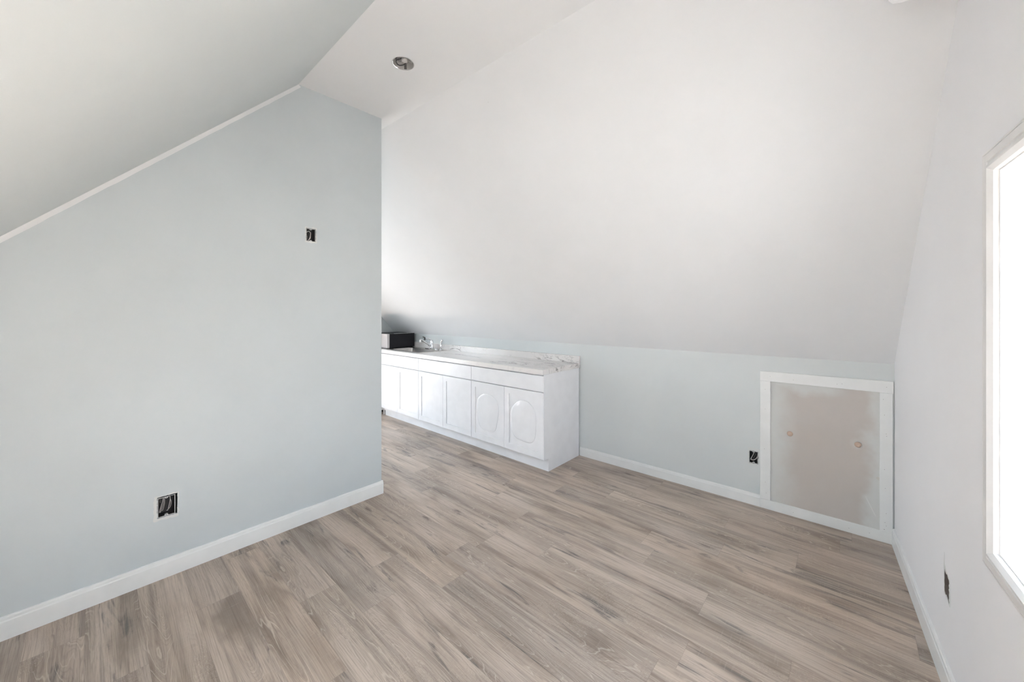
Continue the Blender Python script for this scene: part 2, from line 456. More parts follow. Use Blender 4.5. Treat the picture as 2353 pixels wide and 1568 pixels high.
# sloped ceilings
def quad_slab(name, pts, up, thick, m, label):
    bm = new_bm(); up = Vector(up).normalized()*thick
    add_loft(bm, [[Vector(p) for p in pts], [Vector(p)+up for p in pts]])
    return struct(obj(name, bm, m), label)
dy = 1.690
e = .08   # run the board a little past both folds
sl = (ZC-ZK)/dy
xa, xb = XF-.1, .60
pts = [(xa, K(xa)+e, ZK-e*sl), (xb, K(xb)+e, ZK-e*sl), (xb, K(xb)-dy, ZC), (xa, K(xa)-dy, ZC)]
quad_slab('ceiling_slope_back', pts, (0, sl, 1), .05, M['slope'], 'tall sloped ceiling plane above the kitchen counter and hatch')
sl2 = (ZC-ZK)/(.96-YL)
LX0, LX1 = -1.9, -.35
def leftslope(u, v, t):  # v = y
    n_ = Vector((0, -sl2, 1)).normalized()
    return Vector((u, v, ZK+(v-YL)*sl2)) + n_*t
DX0, DX1, DY1 = -1.02, .22, -.16            # unseen dormer added to light the room: x range, where its flat soffit meets the slope
ZD = ZK+(DY1-YL)*sl2
SKX0, SKX1, SKY0, SKY1 = -5.22, -4.84, .38, .62   # unseen skylight added to brighten the kitchen
w_ = 0
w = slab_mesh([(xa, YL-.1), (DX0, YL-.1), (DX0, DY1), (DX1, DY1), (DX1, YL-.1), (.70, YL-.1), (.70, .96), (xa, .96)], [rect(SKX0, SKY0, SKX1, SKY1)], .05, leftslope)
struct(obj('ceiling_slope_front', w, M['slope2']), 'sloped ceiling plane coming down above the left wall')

# added dormer: two cheeks, a flat soffit and the face that holds the window
bm = new_bm()
for xx in (DX0-.03, DX1):
    tri = [(YL-.1, ZK-.12), (DY1, ZD), (DY1+.05, ZD+.06), (YL-.1, ZD+.06)]
    add_loft(bm, [[Vector((xx, a_, b_)) for a_, b_ in tri], [Vector((xx+.03, a_, b_)) for a_, b_ in tri]])
add_box(bm, (DX0-.03, YL-.1, ZD), (DX1+.03, DY1+.03, ZD+.03))
struct(obj('added_dormer_lining', bm, M['ceil']))

# ------------------------------------------------------------------ baseboards
def base_prof(h):
    return [(0,0), (.014,0), (.014,h-.022), (.0125,h-.018), (.0115,h-.0165), (.0105,h-.006), (.007,h-.001), (0,h)]
def baseboard(name, p0, p1, nrm, h, parent=None):
    bm = new_bm(); p0, p1, nrm = Vector(p0), Vector(p1), Vector(nrm)
    loops = [[p + nrm*o_ + Vector((0,0,z)) for o_, z in base_prof(h)] for p in (p0, p1)]
    add_loft(bm, loops); o = obj(name, bm, M['trim'], parent)
    if parent is None: struct(o)
    return o
bl = baseboard('baseboard_left', (XP, YL, 0), (XP, YE+.012, 0), (1,0,0), .104)
baseboard('end_return', (XP-.125, YE+.0015, 0), (XP+.008, YE+.0015, 0), (0,1,0), .104, bl)
baseboard('baseboard_back', onK(-2.074), onK(-.505), KN, .088)
baseboard('baseboard_right', onG(3.396), onG(YL+.0), GN, .106)
baseboard('baseboard_front', (XP, YL, 0), (.48, YL, 0), (0,1,0), .10)

# ------------------------------------------------------------------ plaster smears round the boxes
def smear(parent, fn, u0, v0, u1, v1, hole, seed):
    """thin skim of filler round a cut-out"""
    w = slab_mesh(jag(u0, v0, u1, v1, .004, .012, seed), [hole], .0005, fn)
    o = obj('filler_patch', w, M['mud'], parent); return o
smear(wl, lambda u, v, t: (XP+t, u, v), LO[0]-.016, LO[1]-.018, LO[2]+.016, LO[3]+.012, jag(LO[0]-.003, LO[1]-.004, LO[2]+.0115, LO[3]+.0075, .0014, seed=1), 11)
smear(wl, lambda u, v, t: (XP+t, u, v), HI[0]-.008, HI[1]-.009, HI[2]+.009, HI[3]+.010, jag(HI[0]-.003, HI[1]-.002, HI[2]+.004, HI[3]+.004, .0016, seed=2), 12)
smear(wb, lambda u, v, t: onK(u, t, v), KB[0]-.010, KB[1]-.016, KB[2]+.012, KB[3]+.024, jag(KB[0]-.001, KB[1]-.001, KB[2]+.004, KB[3]+.001, .0018, seed=3), 13)
smear(wb, lambda u, v, t: onK(u, t, v), KS[0]-.006, KS[1]-.006, KS[2]+.006, KS[3]+.006, jag(KS[0]-.001, KS[1]-.001, KS[2]+.001, KS[3]+.001, .002, .005, seed=5), 14)
w = slab_mesh([(2.290,.515),(2.284,.47),(2.262,.452),(2.238,.449),(2.215,.438),(2.206,.37),(2.214,.338),(2.235,.342),(2.262,.35),(2.292,.35),(2.296,.44)], [gh], .0006, lambda u, v, t: onG(u, t, v))
obj('filler_patch', w, M['mud'], wr)

# ------------------------------------------------------------------ electrical boxes
def ebox(label, fn, u0, v0, u1, v1, wires, tabs=True, dark='boxdark', group=None):
    """open outlet box set in the wall; fn maps (u, v, depth behind face)"""
    root = thing('electrical_box', label, 'electrical box', fn((u0+u1)/2, v0, .004), group)
    th, D = .0022, .060
    bm = new_bm()
    def pts(a0, b0, a1, b1, w_): return [Vector(fn(*p, w_)) for p in rect(a0, b0, a1, b1)]
    add_loft(bm, [pts(u0, v0, u1, v1, D), pts(u0, v0, u1, v1, .003), pts(u0+th, v0+th, u1-th, v1-th, .003), pts(u0+th, v0+th, u1-th, v1-th, D-.002)], cap1=True)
    obj('housing', bm, M[dark], root)
    bm = new_bm()
    add_loft(bm, [pts(u0-.0004, v0-.0004, u1+.0004, v1+.0004, .0042), pts(u0-.0004, v0-.0004, u1+.0004, v1+.0004, .0012),
                  pts(u0+.0022, v0+.0022, u1-.0022, v1-.0022, .0012), pts(u0+.0022, v0+.0022, u1-.0022, v1-.0022, .0042)], cap0=False, cap1=False)
    obj('rim', bm, M['boxrim'], root)
    if tabs:
        um = (u0+u1)/2
        for vv, s in ((v1, -1), (v0, 1)):
            bm = new_bm(); loop = []
            for i in range(9):
                an = PI*i/8; loop.append((um+.008*math.cos(an), vv + s*(.0015+.008*math.sin(an))))
            add_loft(bm, [[Vector(fn(a_, b__, .016)) for a_, b__ in loop], [Vector(fn(a_, b__, .0015)) for a_, b__ in loop]])
            tb = obj('screw_tab', bm, M['boxrim'], root)
            bm = new_bm(); c_ = Vector(fn(um, vv+s*.0045, .0012)); ax = (Vector(fn(um, vv, 0))-Vector(fn(um, vv, .01))).normalized()
            add_loft(bm, [circle(c_, .0018, ax, 12), circle(c_+ax*.0003, .0018, ax, 12)])
            obj('screw_hole', bm, M['dark'], tb)
    for pth, rad, mm in wires:
        bm = new_bm(); add_tube(bm, spline([fn(u0+(u1-u0)*a_, v0+(v1-v0)*b__, c_) for a_, b__, c_ in pth], 6), rad, 8)
        obj('wire', bm, M[mm], root)
    return root
fl = lambda u, v, t: (XP-t, u, v)
ebox('open outlet box low on the left wall with loose wires and a pale torn rim', fl, LO[0], LO[1], LO[2], LO[3], [
    ([(.30,.98,.050),(.34,.85,.03),(.22,.55,.014),(.12,.30,.012),(.14,.18,.02),(.24,.22,.035)], .0017, 'wire'),
    ([(.42,.90,.050),(.36,.6,.028),(.24,.35,.02),(.22,.22,.03)], .0014, 'wire'),
    ([(.46,.80,.052),(.42,.55,.03),(.32,.30,.022),(.30,.2,.035)], .0014, 'wire'),
    ([(.72,.95,.05),(.74,.78,.02),(.68,.5,.015),(.60,.25,.014),(.54,.2,.02)], .0018, 'wire'),
    ([(.74,.78,.021),(.80,.6,.022),(.76,.35,.025),(.66,.22,.03)], .0015, 'wire'),
    ([(.18,.85,.05),(.17,.7,.04),(.2,.6,.05)], .0015, 'wiredark')])
ebox('open switch box high on the left wall with one looped pale cable', fl, HI[0], HI[1], HI[2], HI[3], [
    ([(.08,.62,.05),(.10,.70,.018),(.28,.80,.010),(.50,.70,.010),(.50,.45,.012),(.40,.22,.013),(.28,.08,.02),(.26,.05,.05)], .0022, 'wire'),
    ([(.30,.05,.045),(.42,.18,.014),(.50,.30,.012),(.52,.5,.014)], .0020, 'wire'),
    ([(.24,.55,.052),(.26,.42,.03),(.22,.2,.022),(.24,.06,.04)], .0016, 'wiredark')])
fk = lambda u, v, t: onK(u, -t, v)
ebox('open outlet box in the low back wall beside the white hatch frame', fk, KB[0]+.001, KB[1]+.002, KB[2], KB[3]-.002, [
    ([(.62,.98,.045),(.50,.78,.02),(.30,.48,.012),(.12,.24,.012),(.14,.2,.03)], .0024, 'wire'),
    ([(.95,.72,.035),(.92,.55,.014),(.76,.38,.010),(.50,.24,.011),(.24,.22,.014),(.2,.26,.035)], .0030, 'wire'),
    ([(.70,.90,.045),(.62,.62,.028),(.48,.38,.02),(.44,.28,.03)], .0016, 'wiredark'),
    ([(.38,.98,.045),(.40,.8,.02),(.46,.7,.03)], .0016, 'wiredark')])
# the ragged hole by the window shows an old grey box
fg = lambda u, v, t: onG(u, -t, v)
root = thing('electrical_box', 'ragged outlet opening low on the right wall below the window corner', 'electrical box', onG(2.256, -.02, .35))
bm = new_bm()
P4 = lambda a0,b0,a1,b1,w_: [fg(*p, w_) for p in rect(a0,b0,a1,b1)]
add_loft(bm, [P4(2.212,.330,2.305,.470,.075), P4(2.212,.330,2.305,.470,.0128), P4(2.215,.333,2.302,.467,.0128), P4(2.215,.333,2.302,.467,.045)])
obj('housing', bm, M['stud'], root)
bm = new_bm(); gc = (2.256, .400)
gi = [(gc[0]+(a_-gc[0])*.985, gc[1]+(b__-gc[1])*.985) for a_, b__ in gh]
add_loft(bm, [[fg(a_, b__, .0004) for a_, b__ in gi], [fg(a_, b__, .03) for a_, b__ in gi]], cap0=False, cap1=False)
obj('torn_lining', bm, M['stud'], root)
for k_, (yy, zz) in enumerate(((2.232,.428),(2.228,.405),(2.230,.385),(2.235,.372))):
    bm = new_bm(); add_tube(bm, spline([fg(yy-.02, zz, .03), fg(yy-.006, zz+.006, .012), fg(yy+.008, zz-.004, .014), fg(yy+.016, zz-.012, .03)], 5), .0028, 8)
    obj('wire', bm, M['wire' if k_ != 2 else 'wiredark'], root)
# wires poking from the small opening behind the tap
root = thing('electrical_wires', 'dark loose wires poking out of the wall behind the chrome tap', 'wires', onK(-4.755, 0, 1.06))
for i_, pth in enumerate(([( .3,.5,.010),(.15,.9,-.012),(-.1,1.1,-.02),(.2,1.25,-.01)], [(.5,.6,.010),(.7,1.0,-.012),(.55,1.25,-.02),(.2,.95,-.016)],
                          [(.6,.4,.010),(.8,.3,-.010),(.85,-.1,-.016),(1.1,-.35,-.012)], [(.4,.4,.010),(.3,.1,-.010),(.7,-.2,-.014)])):
    bm = new_bm(); add_tube(bm, spline([fk(KS[0]+(KS[2]-KS[0])*a_, KS[1]+(KS[3]-KS[1])*b__, c_) for a_, b__, c_ in pth], 6), .0026, 8)
    obj('wire', bm, M['wiredark'], root)
bm = new_bm(); add_box(bm, (KS[0]-.01, K(-4.75)+.02, KS[1]-.01), (KS[2]+.01, K(-4.75)+.03, KS[3]+.01)); obj('back_plate', bm, M['dark'], root)

# ------------------------------------------------------------------ hatch in the knee wall
hx0, hx1, hz1 = -.504, .208, 1.034
hroot = bpy.data.objects.new('door_1', None); C.objects.link(hroot); hroot.location = onK((hx0+hx1)/2, 0, 0); struct(hroot, 'low square access hatch of bare drywall framed in white boards')
def kboard(name, x0, z0, x1, z1, t0, t1, m, parent, nails=(), z1b=None):
    bm = new_bm(); z1b = z1 if z1b is None else z1b
    P = lambda d: [onK(x0, d, z0), onK(x1, d, z0), onK(x1, d, z1b), onK(x0, d, z1)]
    add_loft(bm, [P(t0), P(t1-.0012), [p_ for p_ in (onK(x0+.0012, t1, z0+.0012), onK(x1-.0012, t1, z0+.0012), onK(x1-.0012, t1, z1b-.0012), onK(x0+.0012, t1, z1-.0012))]])
    for nx, nz in nails:
        c_ = onK(nx, t1, nz); add_loft(bm, [circle(c_, .0014, KN, 10), circle(c_+KN*.0002, .0014, KN, 10)], mi=1)
    return obj(name, bm, [m, M['nail']], parent)
kboard('hatch_panel', hx0+.04, .05, hx1-.015, hz1-.04, .0005, .006, M['hatch'], hroot)
kboard('top_board', hx0, .962, hx1+.003, hz1, .0005, .016, M['trim'], hroot, [(-.44,1.0),(-.30,.99),(-.06,.99),(-.035,.995),(.18,1.0)], hz1+.004)
kboard('side_board', hx0, .070, hx0+.066, .9615, .0005, .0155, M['trim'], hroot, [(-.47,.9),(-.47,.75),(-.475,.45),(-.47,.2),(-.465,.12)])
kboard('side_board', .148, .070, hx1, .9615, .0005, .0155, M['trim'], hroot, [(.165,.92),(.17,.82),(.178,.70),(.18,.685),(.17,.47),(.174,.35),(.178,.19),(.172,.13),(.178,.11),(.168,.07+.015),(.17,.055+.03)])
kboard('bottom_board', hx0, .0, hx1-.002, .0695, .0005, .016, M['trim'], hroot, [(-.3,.03),(.0,.03),(.1,.035)])
for kx, kz in ((-.319,.599), (.044,.603)):
    bm = new_bm(); add_lathe(bm, onK(kx, .0055, kz), [(.009,0),(.0075,.004),(.0085,.010),(.0155,.014),(.018,.020),(.017,.026),(.011,.0305),(.001,.032)], KN)
    obj('knob', bm, M['knob'], hroot)
bm = new_bm(); loop = [(.128,.402),(.140,.412),(.1485,.408),(.1485,.388),(.142,.392),(.134,.396)]
add_loft(bm, [[onK(a_, .006, b__) for a_, b__ in loop], [onK(a_, .0068, b__) for a_, b__ in loop]]); obj('torn_paper', bm, M['core'], hroot)

# ------------------------------------------------------------------ windows
def window(name, fn, y0, z0, y1, z1, depth, label):
    """fn(y, off, z): off > 0 into the room"""
    root = bpy.data.objects.new(name, None); C.objects.link(root); root.location = fn((y0+y1)/2, 0, z0); struct(root, label)
    CW = .136
    oy0, oz0, oy1, oz1 = y0-CW, z0-CW+.052, y1+CW, z1+CW-.055
    prof = [(0,0),(0,.009),(.012,.011),(.0145,.007),(.018,.012),(.055,.015),(.059,.010),(.062,.013),(.083,.016),(.088,.024),(.098,.0245),(.116,.016),(.121,.006),(.126,.006),(.1265,0)]
    # inset equally on every side
    oy0, oz0, oy1, oz1 = y0-.1265, z0-.0845, y1+.1265, z1+.0845
    def inset(w_, o_):
        f = w_/.1265; vy = w_; vz = f*.0845
        return [fn(oy0+vy, o_, oz0+vz), fn(oy1-vy, o_, oz0+vz), fn(oy1-vy, o_, oz1-vz), fn(oy0+vy, o_, oz1-vz)]
    rings = [inset(w_, o_) for w_, o_ in prof]
    for s in range(4):
        bm = new_bm(); a, b2 = s, (s+1) % 4
        add_loft(bm, [[r_[a] for r_ in rings], [r_[b2] for r_ in rings]]); obj('casing', bm, M['wtrim'], root, autosm=25)
    # jamb liner boards
    t = .012
    for nm, (a0, b0, a1, b1) in dict(jamb=(y1, z0-t, y1+t, z1+t), jamb_=(y0-t, z0-t, y0, z1+t), head=(y0, z1, y1, z1+t), sill=(y0, z0-t, y1, z0)).items():
        bm = new_bm()
        add_loft(bm, [[fn(p[0], .0, p[1]) for p in rect(a0, b0, a1, b1)], [fn(p[0], -depth, p[1]) for p in rect(a0, b0, a1, b1)]])
        obj(nm.strip('_'), bm, M['vinyl'], root)
    # stop bead just behind the casing
    def frame(nm, a0, b0, a1, b1, wd, o0, o1, m, par):
        bm = new_bm()
        R_ = lambda i_, o_: [fn(p[0], o_, p[1]) for p in rect(a0+i_, b0+i_, a1-i_, b1-i_)]
        add_loft(bm, [R_(0, o0), R_(0, o1), R_(wd, o1), R_(wd, o0), R_(0, o0)], cap0=False, cap1=False)
        return obj(nm, bm, m, par)
    frame('frame', y0, z0, y1, z1, .028, -depth+.045, -depth, M['vinyl'], root)
    zm = (z0+z1)/2
    for (b0, b1, o0) in ((z0+.028, zm+.02, -depth+.035), (zm-.02, z1-.028, -depth+.018)):
        s_ = frame('sash', y0+.028, b0, y1-.028, b1, .036, o0, o0-.016, M['vinyl'], root)
        bm = new_bm(); R_ = rect(y0+.060, b0+.032, y1-.060, b1-.032)
        add_loft(bm, [[fn(p[0], o0-.006, p[1]) for p in R_], [fn(p[0], o0-.009, p[1]) for p in R_]]); obj('pane', bm, M['glass'], s_)
    return root
window('window_1', onG, WY0, WZ0, WY1, WZ1, .150, 'white cased window in the right wall, cut off by the frame')
window('added_window_2', lambda y, o, z: Vector((XF+o, y, z)), FY0, FZ0, FY1, FZ1, .15, 'unseen window added in the far end wall to light the kitchen')

window('added_window_3', lambda y, o, z: Vector((-y, YL-.02+o, z)), -DX1+.06, ZK+.035, -DX0-.06, ZD-.02, .08, 'unseen dormer window added behind the camera to light the room')
# added skylight: curb frame and one pane
skr = bpy.data.objects.new('added_window_4', None); C.objects.link(skr); skr.location = leftslope((SKX0+SKX1)/2, (SKY0+SKY1)/2, .03); struct(skr, 'unseen skylight added over the kitchen for light')
bm = new_bm()
RR = lambda i_, t_: [leftslope(p_[0], p_[1], t_) for p_ in rect(SKX0+i_, SKY0+i_, SKX1-i_, SKY1-i_)]
add_loft(bm, [RR(0, .0), RR(-.02, .0), RR(-.02, .12), RR(.02, .12), RR(.02, .055), RR(0, .055), RR(0, .0)], cap0=False, cap1=False); obj('frame', bm, M['vinyl'], skr)
bm = new_bm(); add_loft(bm, [RR(.015, .085), RR(.015, .089)]); obj('pane', bm, M['glass'], skr)

# ------------------------------------------------------------------ wall-hung air conditioner above the window
ac = thing('air_conditioner', 'white wall-mounted unit with a rounded lower edge high above the window', 'air conditioner', onG(1.35, .0, 2.46))
prof = [(.004,.02),(.03,.002),(.085,-.002),(.13,.004),(.165,.010),(.195,.012),(.215,.018),(.224,.030),(.227,.050),(.226,.20),(.215,.255),(.18,.275),(.004,.275)]
bm = new_bm()
add_loft(bm, [[onG(y_, a_, 2.465+b__) for a_, b__ in prof] for y_ in (.95, .9502, 1.7498, 1.75)]); obj('body', bm, M['acw'], ac, autosm=40)
bm = new_bm(); pr = [(.10,.0),(.175,.0075),(.176,.0045),(.10,-.004)]
add_loft(bm, [[onG(y_, a_, 2.465+b__-.002) for a_, b__ in pr] for y_ in (1.0, 1.70)]); obj('louvre', bm, M['acw'], ac)

# ------------------------------------------------------------------ recessed can light
can = thing('recessed_light_can', 'empty round recessed light housing in the flat ceiling strip', 'recessed light', (CX, CY, ZC))
bm = new_bm()
add_loft(bm, [circle((CX,CY,ZC-.0012), .0685, (0,0,1), 48), circle((CX,CY,ZC+.0005), .0690, (0,0,1), 48), circle((CX,CY,ZC+.0005), .0655, (0,0,1), 48), circle((CX,CY,ZC-.0012), .0650, (0,0,1), 48), circle((CX,CY,ZC-.0012), .0685, (0,0,1), 48)], cap0=False, cap1=False, smooth=True)
obj('rim', bm, M['can'], can)
bm = new_bm(); R_ = .0645
add_loft(bm, [circle((CX,CY,ZC+.0005), R_, (0,0,1), 48), circle((CX,CY,ZC+.075), R_, (0,0,1), 48), circle((CX,CY,ZC+.085), R_*.9, (0,0,1), 48)], cap0=False, cap1=True, smooth=True)
obj('housing', bm, M['can'], can)
for a_ in (.3, 2.35, 4.4):
    bm = new_bm(); c_, s_ = math.cos(a_), math.sin(a_)
    P = lambda r_, t_, z_: Vector((CX+r_*c_-t_*s_, CY+r_*s_+t_*c_, ZC+z_))
    add_loft(bm, [[P(.062,-.008,.004),P(.064,-.008,.004),P(.064,.008,.004),P(.062,.008,.004)], [P(.058,-.006,.06),P(.060,-.006,.06),P(.060,.006,.06),P(.058,.006,.06)]])
    obj('spring_clip', bm, M['darkmetal'], can)
bm = new_bm(); add_lathe(bm, (CX-.004, CY+.012, ZC+.022), [(.013,0),(.019,.002),(.020,.012),(.016,.030),(.016,.062)], (0,0,1)); obj('lamp_socket', bm, M['can'], can)
for i_, pth in enumerate(([(-.01,-.005,.035),(-.035,-.03,.02),(-.05,.0,.012),(-.03,.035,.03),(-.01,.03,.06)], [(.01,.03,.03),(.03,.042,.014),(.045,.02,.02),(.03,.0,.05)], [(-.045,-.02,.03),(-.01,-.045,.016),(.03,-.035,.03),(.04,-.02,.06)])):
    bm = new_bm(); add_tube(bm, spline([(CX+x_, CY+y_, ZC+z_) for x_, y_, z_ in pth], 6), .0028, 8); obj('wire', bm, M['boxdark' if i_ != 1 else 'wire'], can)
bm = new_bm(); add_box(bm, (CX-.055, CY-.006, ZC+.040), (CX+.055, CY+.014, ZC+.043)); obj('mounting_bar', bm, M['darkmetal'], can)

# ------------------------------------------------------------------ kitchen units
YD, YT = 2.760, 2.832            # door faces, toe-kick face
ZB, ZG, ZTOP = .123, .741, .907  # door bottom, drawer gap, underside of the counter
def shaker(x0, z0, x1, z1, yf, parent, oval):
    """frame with recessed flat panel; front faces -y"""
    bm = new_bm(); st = .060
    R_ = lambda i_, y_: [Vector((p[0], y_, p[1])) for p in rect(x0+i_, z0+i_, x1-i_, z1-i_)]
    add_loft(bm, [R_(0, yf+.019), R_(0, yf+.0012), R_(.0012, yf), R_(st, yf), R_(st+.0015, yf+.0060), R_(st+.0016, yf+.0060)])
    d_ = obj('door', bm, M['cab'], parent)
    if oval:
        bm = new_bm(); cx, cz = (x0+x1)/2, (z0+z1)/2; ra, rb = (x1-x0)/2-st-.022, (z1-z0)/2-st-.05
        y_ = yf+.0061; loops = []
        for s_, h_ in ((1,0),(.985,.0012),(.95,.0028),(.88,.0040),(.7,.0048),(.4,.0050),(.02,.0050)):
            L_ = []
            for i in range(40):
                t_ = 2*PI*i/40; w_ = 1+.03*math.sin(3*t_+cx*9)+.02*math.sin(5*t_)
                ex = 2/2.6
                L_.append(Vector((cx+ra*s_*w_*math.copysign(abs(math.cos(t_))**ex, math.cos(t_)), y_-h_, cz+rb*s_*w_*math.copysign(abs(math.sin(t_))**ex, math.sin(t_)))))
            loops.append(L_)
        add_loft(bm, loops, cap0=True, cap1=True, smooth=True); obj('film_bubble', bm, M['film'], d_)
    return d_
def cabinet(label, x0, x1, end=False, ovals=False, notch=False, group='white kitchen base cabinets'):
    root = thing('base_cabinet', label, 'cabinet', ((x0+x1)/2, 3.05, 0), group)
    yb = K(x0)-.006
    bm = new_bm(); th = .018
    side = [(YD+.020, ZB), (YD+.020, ZTOP-.001), (yb, ZTOP-.001), (yb, 0), (YT+.0, 0), (YT+.0, ZB)]
    for xs in (x0+.0008, x1-.0008-th):
        add_loft(bm, [[Vector((xs, a_, b__)) for a_, b__ in side], [Vector((xs+th, a_, b__)) for a_, b__ in side]])
    add_box(bm, (x0+.019, YD+.021, ZB), (x1-.019, yb-.002, ZB+.016))
    add_box(bm, (x0+.019, YD+.023, ZG-.030), (x1-.019, YD+.045, ZG+.030))
    add_box(bm, (x0+.019, YD+.030, ZTOP-.11), (x1-.019, YD+.042, ZTOP-.002))
    add_box(bm, (x0+.019, yb-.012, ZB+.016), (x1-.019, yb-.003, ZTOP-.002))
    obj('carcass', bm, M['cab'], root)
    g = .0018
    bm = new_bm(); add_box(bm, (x0+g, YD, ZG+.0045), (x1-g, YD+.019, ZTOP-.014), bevel=.0012); obj('drawer_front', bm, M['cab'], root)
    xm = (x0+x1)/2
    shaker(x0+g, ZB, xm-.0012, ZG-.0045, YD, root, ovals); shaker(xm+.0012, ZB, x1-g, ZG-.0045, YD, root, ovals)
    bm = new_bm()
    if notch:
        add_box(bm, (x0+.065, YT-.002, 0), (x1+.0005, YT+.012, ZB+.02)); add_box(bm, (x0+.019, YT+.004, .062), (x0+.064, YT+.012, ZB+.02))
    else: add_box(bm, (x0-.0005, YT-.002, 0), (x1+.0005, YT+.012, ZB+.02))
    # shallow front return so the plinth reads as one board
    obj('toe_kick', bm, M['cab'], root)
    if end:
        bm = new_bm(); sd = [(YD-.0, ZB-.002), (YD-.0, ZTOP-.0015), (yb, ZTOP-.0015), (yb, 0), (YT-.002, 0), (YT-.002, ZB-.012), (YT-.008, ZB-.004), (YT-.02, ZB-.002)]
        add_loft(bm, [[Vector((x1+.0006, a_, b__)) for a_, b__ in sd], [Vector((x1+.0052, a_, b__)) for a_, b__ in sd]]); obj('end_panel', bm, M['cab'], root)
    return root
cabinet('near-end white base cabinet with exposed side panel and oval marks on its doors', -3.0665, -2.084, end=True, ovals=True)
cabinet('white base cabinet between the sink unit and the end cabinet', -4.0565, -3.0680)
cabinet('white base cabinet under the sink, partly hidden by the left wall', -5.046, -4.0580, notch=True)
# worktop
SX0, SX1, SY0, SY1 = -4.925, -4.135, 2.803, 3.285
def rrect(x0, y0, x1, y1, r_, n=6):
    out_ = []
    for cx, cy, a0 in ((x1-r_, y0+r_, -PI/2), (x1-r_, y1-r_, 0), (x0+r_, y1-r_, PI/2), (x0+r_, y0+r_, PI)):
        for i in range(n+1):
            a_ = a0 + (PI/2)*i/n; out_.append((cx+r_*math.cos(a_), cy+r_*math.sin(a_)))
    return out_
ct = bpy.data.objects.new('countertop', None); C.objects.link(ct); ct.location = (-3.8, 3.05, ZTOP)
tag(ct, 'long white countertop with grey marble veining and an upstand', 'countertop')
XR = -2.075; YC = 2.740
out = [(XF+.002, YC), (XR, YC), (XR, K(XR)-.001), (XF+.002, K(XF)-.001)]
w = slab_mesh(out, [rrect(SX0+.012, SY0+.012, SX1-.012, SY1-.012, .03)], .046, lambda u, v, t: (u, v, ZTOP+.046-t))
obj('worktop', w, M['marble'], ct)
bm = new_bm(); zt = 1.0265
P = lambda x_, lo: [Vector((x_, K(x_)-.001, lo)), Vector((x_, K(x_)-.030, lo)), Vector((x_, K(x_)-.030, zt-.004)), Vector((x_, K(x_)-.026, zt)), Vector((x_, K(x_)-.001, zt))]
add_loft(bm, [P(XF+.003, .9532), P(XR, .9532)]); obj('backsplash', bm, M['marble'], ct)
# base under the microwave end
bm = new_bm(); root = thing('base_cabinet', 'white base cabinet at the far end below the microwave, hidden by the left wall', 'cabinet', (-5.31, 3.05, 0), 'white kitchen base cabinets')
add_box(bm, (XF+.004, YD+.02, .062), (-5.0475, K(-5.58)-.01, ZTOP-.001)); obj('carcass', bm, M['cab'], root)
bm = new_bm(); add_box(bm, (XF+.004, YT+.05, 0), (-5.0475, 3.25, .061)); obj('plinth', bm, M['dark'], root)
shaker(XF+.006, ZB, -5.049, ZTOP-.013, YD, root, False)

# sink
sk = thing('kitchen_sink', 'stainless drop-in sink set in the marble countertop beside the microwave', 'sink', ((SX0+SX1)/2, (SY0+SY1)/2, .953))
bm = new_bm(); zt = .9532
ib = (SX0+.055, SY0+.045, SX1-.060, SY1-.095)
L_ = [[Vector((a_, b__, zt)) for a_, b__ in rrect(SX0, SY0, SX1, SY1, .018)],
      [Vector((a_, b__, zt+.004)) for a_, b__ in rrect(SX0+.003, SY0+.003, SX1-.003, SY1-.003, .018)],
      [Vector((a_, b__, zt+.003)) for a_, b__ in rrect(SX0+.02, SY0+.02, SX1-.02, SY1-.02, .02)],
      [Vector((a_, b__, zt+.002)) for a_, b__ in rrect(ib[0], ib[1], ib[2], ib[3], .06)],
      [Vector((a_, b__, zt-.008)) for a_, b__ in rrect(ib[0]+.006, ib[1]+.006, ib[2]-.006, ib[3]-.006, .06)],
      [Vector((a_, b__, zt-.13)) for a_, b__ in rrect(ib[0]+.02, ib[1]+.02, ib[2]-.02, ib[3]-.02, .055)],
      [Vector((a_, b__, zt-.155)) for a_, b__ in rrect(ib[0]+.05, ib[1]+.05, ib[2]-.05, ib[3]-.05, .04)]]
add_loft(bm, L_, cap0=False, cap1=True); obj('basin', bm, M['steel'], sk, autosm=50)
bm = new_bm(); add_lathe(bm, ((ib[0]+ib[2])/2, (ib[1]+ib[3])/2, zt-.1548), [(.045,0),(.045,.003),(.036,.0035),(.032,.0005)], (0,0,1)); obj('drain', bm, M['chrome'], sk)

# tap
zt = .9560
fx, fy = -4.425, 3.232
tp = thing('kitchen_tap', 'chrome single-lever tap on the sink ledge with its spout over the basin', 'tap', (fx, fy, zt))
bm = new_bm()
L_ = []
for s_, h_ in ((1,0),(1,.006),(.93,.011),(.75,.014)):
    L_.append([Vector((fx+a_*s_, fy+b__*s_, zt+h_)) for a_, b__ in rrect(-.140, -.026, .140, .026, .025, 8)])
add_loft(bm, L_, smooth=True); obj('deck_plate', bm, M['chrome'], tp, autosm=40)
bm = new_bm(); add_lathe(bm, (fx, fy, zt+.013), [(.030,0),(.027,.010),(.0245,.03),(.025,.075),(.0255,.092),(.022,.108),(.012,.116),(.002,.118)], (0,0,1)); obj('body', bm, M['chrome'], tp)
bm = new_bm(); add_tube(bm, spline([(fx,fy-.012,zt+.040),(fx,fy-.05,zt+.062),(fx,fy-.11,zt+.104),(fx,fy-.165,zt+.138),(fx,fy-.186,zt+.142),(fx,fy-.196,zt+.134)], 8), [.013]*16+[.0115]*25, 14)
sp = obj('spout', bm, M['chrome'], tp)
bm = new_bm(); add_lathe(bm, (fx, fy-.195, zt+.106), [(.010,0),(.0125,.002),(.0125,.030),(.010,.036)], (0,.1,1)); o = obj('aerator', bm, M['vinyl'], sp); o['label'] = 'white spout tip'
bm = new_bm()
